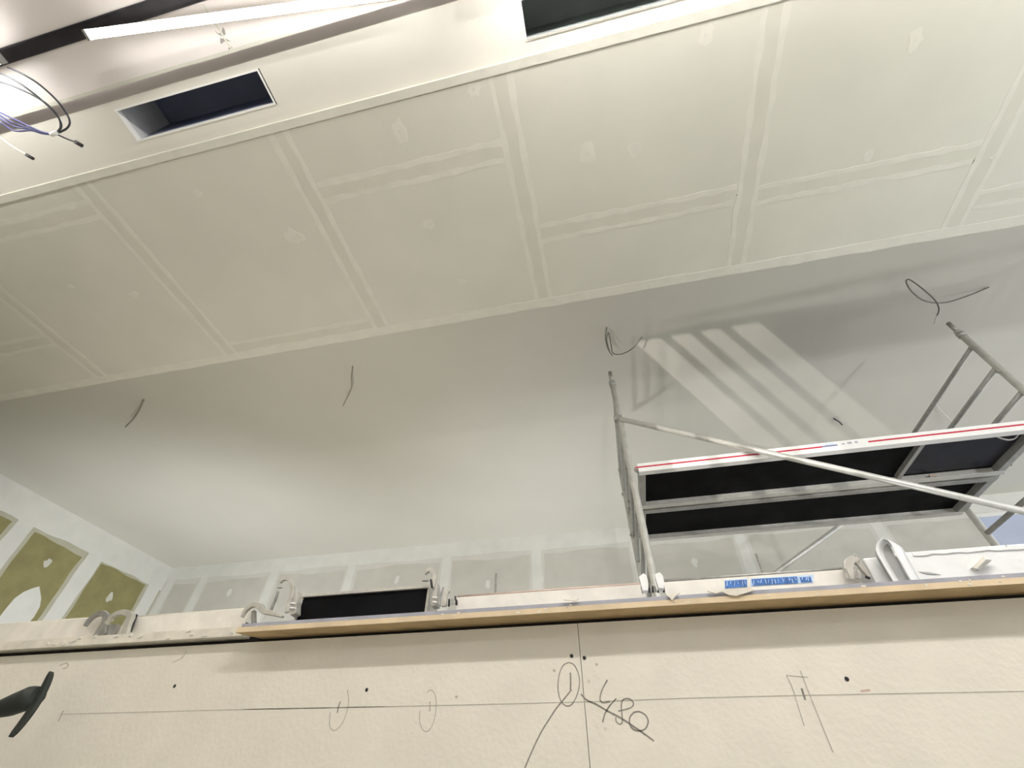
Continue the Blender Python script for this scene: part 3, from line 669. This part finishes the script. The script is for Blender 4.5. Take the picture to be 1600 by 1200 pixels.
# ================================================================== TOOL AT THE LEFT EDGE (long-neck sander leaning along the wall)
yt_ = 1.06
e1_ = at(84, 1048, y=yt_); e2_ = at(20, 1151, y=yt_); cc = (e1_ + e2_)/2; ax = (e1_ - e2_).normalized()
st = thing('drywall_sander', (cc.x - 1.6, yt_ + .02, 0), 'dark flat-headed sander poking in from the left edge', 'tool')
nrm = Vector((0, 1, 0)).cross(ax).normalized()
if nrm.x < 0: nrm = -nrm
hl = (e1_ - e2_).length/2; m = MB()
pl = [cc + ax*hl*t - nrm * .014*(t*t) for t in [i/8 - 1 for i in range(17)]]
m.sweep(pl, [.0015 + .0075*math.sqrt(max(0, 1 - ((i/8-1))**2)) for i in range(17)], (0, .012, 0)); m.build('sanding_disc', 'tool', st, bevel=.002)
hp = [at(60, 1087, y=yt_ + .006), at(46, 1091, y=yt_ + .006), at(20, 1101, y=yt_ + .006), at(0, 1107, y=yt_ + .006), at(-40, 1114, y=yt_ + .006)]
m = MB(); m.tube(hp, [.020, .027, .025, .020, .016], 14); m.build('neck', 'tool', st)
pole_end = Vector((hp[-1].x - 2.2, yt_ + .02, .02))
m = MB(); m.tube([hp[-1], pole_end], .013, 12); m.build('pole', 'tool', st)

# ================================================================== WORK LAMPS (out of view) THAT LIGHT THE PLACE
def spot(name, loc, target, power, angle, blend, radius, col=(1, .95, .88)):
    l = bpy.data.lights.new(name, 'SPOT'); l.energy = power; l.spot_size = math.radians(angle); l.spot_blend = blend; l.shadow_soft_size = radius; l.color = col
    o = bpy.data.objects.new(name, l); COL.objects.link(o); o.location = loc
    o.rotation_euler = (Vector(target) - Vector(loc)).to_track_quat('-Z', 'Y').to_euler(); return o
def work_lamp(loc, target, power, angle, blend, radius, label, stop_deg=None, col=(1, .95, .88)):
    loc = Vector(loc); d = (Vector(target) - loc).normalized(); sd = d.cross(Vector((0,0,1))).normalized(); up = sd.cross(d)
    th = thing('work_lamp', (loc.x, loc.y, 0), label, 'lamp', 'builders work lamps')
    o = loc - d * .03
    m = MB(); m.prism([o + sd*.10 + up*.08, o - sd*.10 + up*.08, o - sd*.10 - up*.08, o + sd*.10 - up*.08], -d*.06); m.build('housing', 'yellow', th)
    m = MB(); q = o + d*.002; m.prism([q + sd*.085 + up*.065, q - sd*.085 + up*.065, q - sd*.085 - up*.065, q + sd*.085 - up*.065], d*.004); m.build('lens', 'lens', th)
    base = o - d * .05
    m = MB(); m.tube([(base.x, base.y, base.z - .05), (base.x, base.y, .25)], .014, 8)
    m.build('pole', 'alud', th)
    for k in range(3):
        a_ = k * 2.094 + .4; MB().tube([(base.x, base.y, .5), (base.x + .4*math.cos(a_), base.y + .4*math.sin(a_), .01)], .010, 6).build('leg', 'alud', th)
    if stop_deg is not None:
        q = loc + Vector((d.x, d.y, 0)).normalized() * .25 + Vector((0, 0, .25*math.tan(math.radians(stop_deg))))
        MB().bar(q - sd*.9 - Vector((0,0,.15)), q + sd*.9 - Vector((0,0,.15)), .004, .30).build('beam_stop', 'black', th)  # added wide black plate, unseen, keeps the beam off the near wall
    spot('lamp_light', loc, target, power, angle, blend, radius, col)
P1 = Vector((-3.28, -2.6, EZ - .77))
work_lamp(P1, (1.6, 3.7, HH), LAMPS['shaft'], 34, .25, .006, 'work lamp on the floor behind the viewer at left')
work_lamp((.6, -2.2, EZ + .92), (0, 5.0, HH), LAMPS['corridor'], 110, .6, .05, 'work lamp on a tall tripod behind the viewer', stop_deg=-1)
work_lamp((-5.2, 3.6, .9), (-6.5, 6.86, 4.2), LAMPS['far'], 120, .8, .10, 'work lamp behind the partition facing the far left corner', col=(.95, .97, 1))
work_lamp((-1.2, 5.4, .9), (-.2, 6.86, 4.4), LAMPS['far2'], 120, .8, .10, 'work lamp behind the partition left of the tower', col=(.93, .96, 1))
work_lamp((-2.6, 3.2, 1.0), (-2.4, 3.4, HH), LAMPS['up'], 150, .9, .30, 'added lamp behind the partition, unseen fill for the raised ceiling', col=(1, .92, .78))  # added lamp, evens out the light on the raised ceiling
work_lamp((4.5, -1.2, EZ + 1.0), (3.5, 5.0, HH), LAMPS['right'], 100, .6, .06, 'added lamp behind the viewer at right, unseen fill for the raised ceiling', stop_deg=2, col=(.95, .98, 1))  # added lamp, brightens the right side of the raised ceiling
work_lamp((2.2, 3.25, 1.0), (2.5, 2.1, HH), LAMPS['under'], 62, 1.0, .05, 'work lamp tipped up under the tower platforms', col=(.97, .98, 1))
work_lamp((6.6, 2.6, 1.0), (4.6, 3.2, HH), LAMPS['side'], 140, 1.0, .5, 'added lamp right of the tower, unseen soft fill for the raised ceiling', col=(.93, .97, 1))  # added large soft source, lifts the dark right part of the raised ceiling
# added unseen screen; its sheets and slats cut the low lamp's beam into stripes
mask = thing('stripe_mask', (-1.94, -.9, 0), 'added unseen screen that cuts the lamp beam into stripes', 'screen')
for x in (-2.02, -1.937, -1.852): MB().box(x - .0075, x + .0075, -.91, -.89, 1.2, 2.3).build('mask_slat', 'wood', mask)
MB().box(-1.758, -.36, -.912, -.90, 0, 2.9).build('mask_sheet', 'near_board', mask)
MB().box(-3.52, -2.12, -.912, -.90, 0, 2.9).build('mask_sheet', 'near_board', mask)
MB().box(-2.119, -1.759, -.912, -.90, 0, EZ - .09).build('mask_sheet', 'near_board', mask)
MB().box(-2.119, -1.759, -.912, -.90, EZ + .50, 2.9).build('mask_sheet', 'near_board', mask)
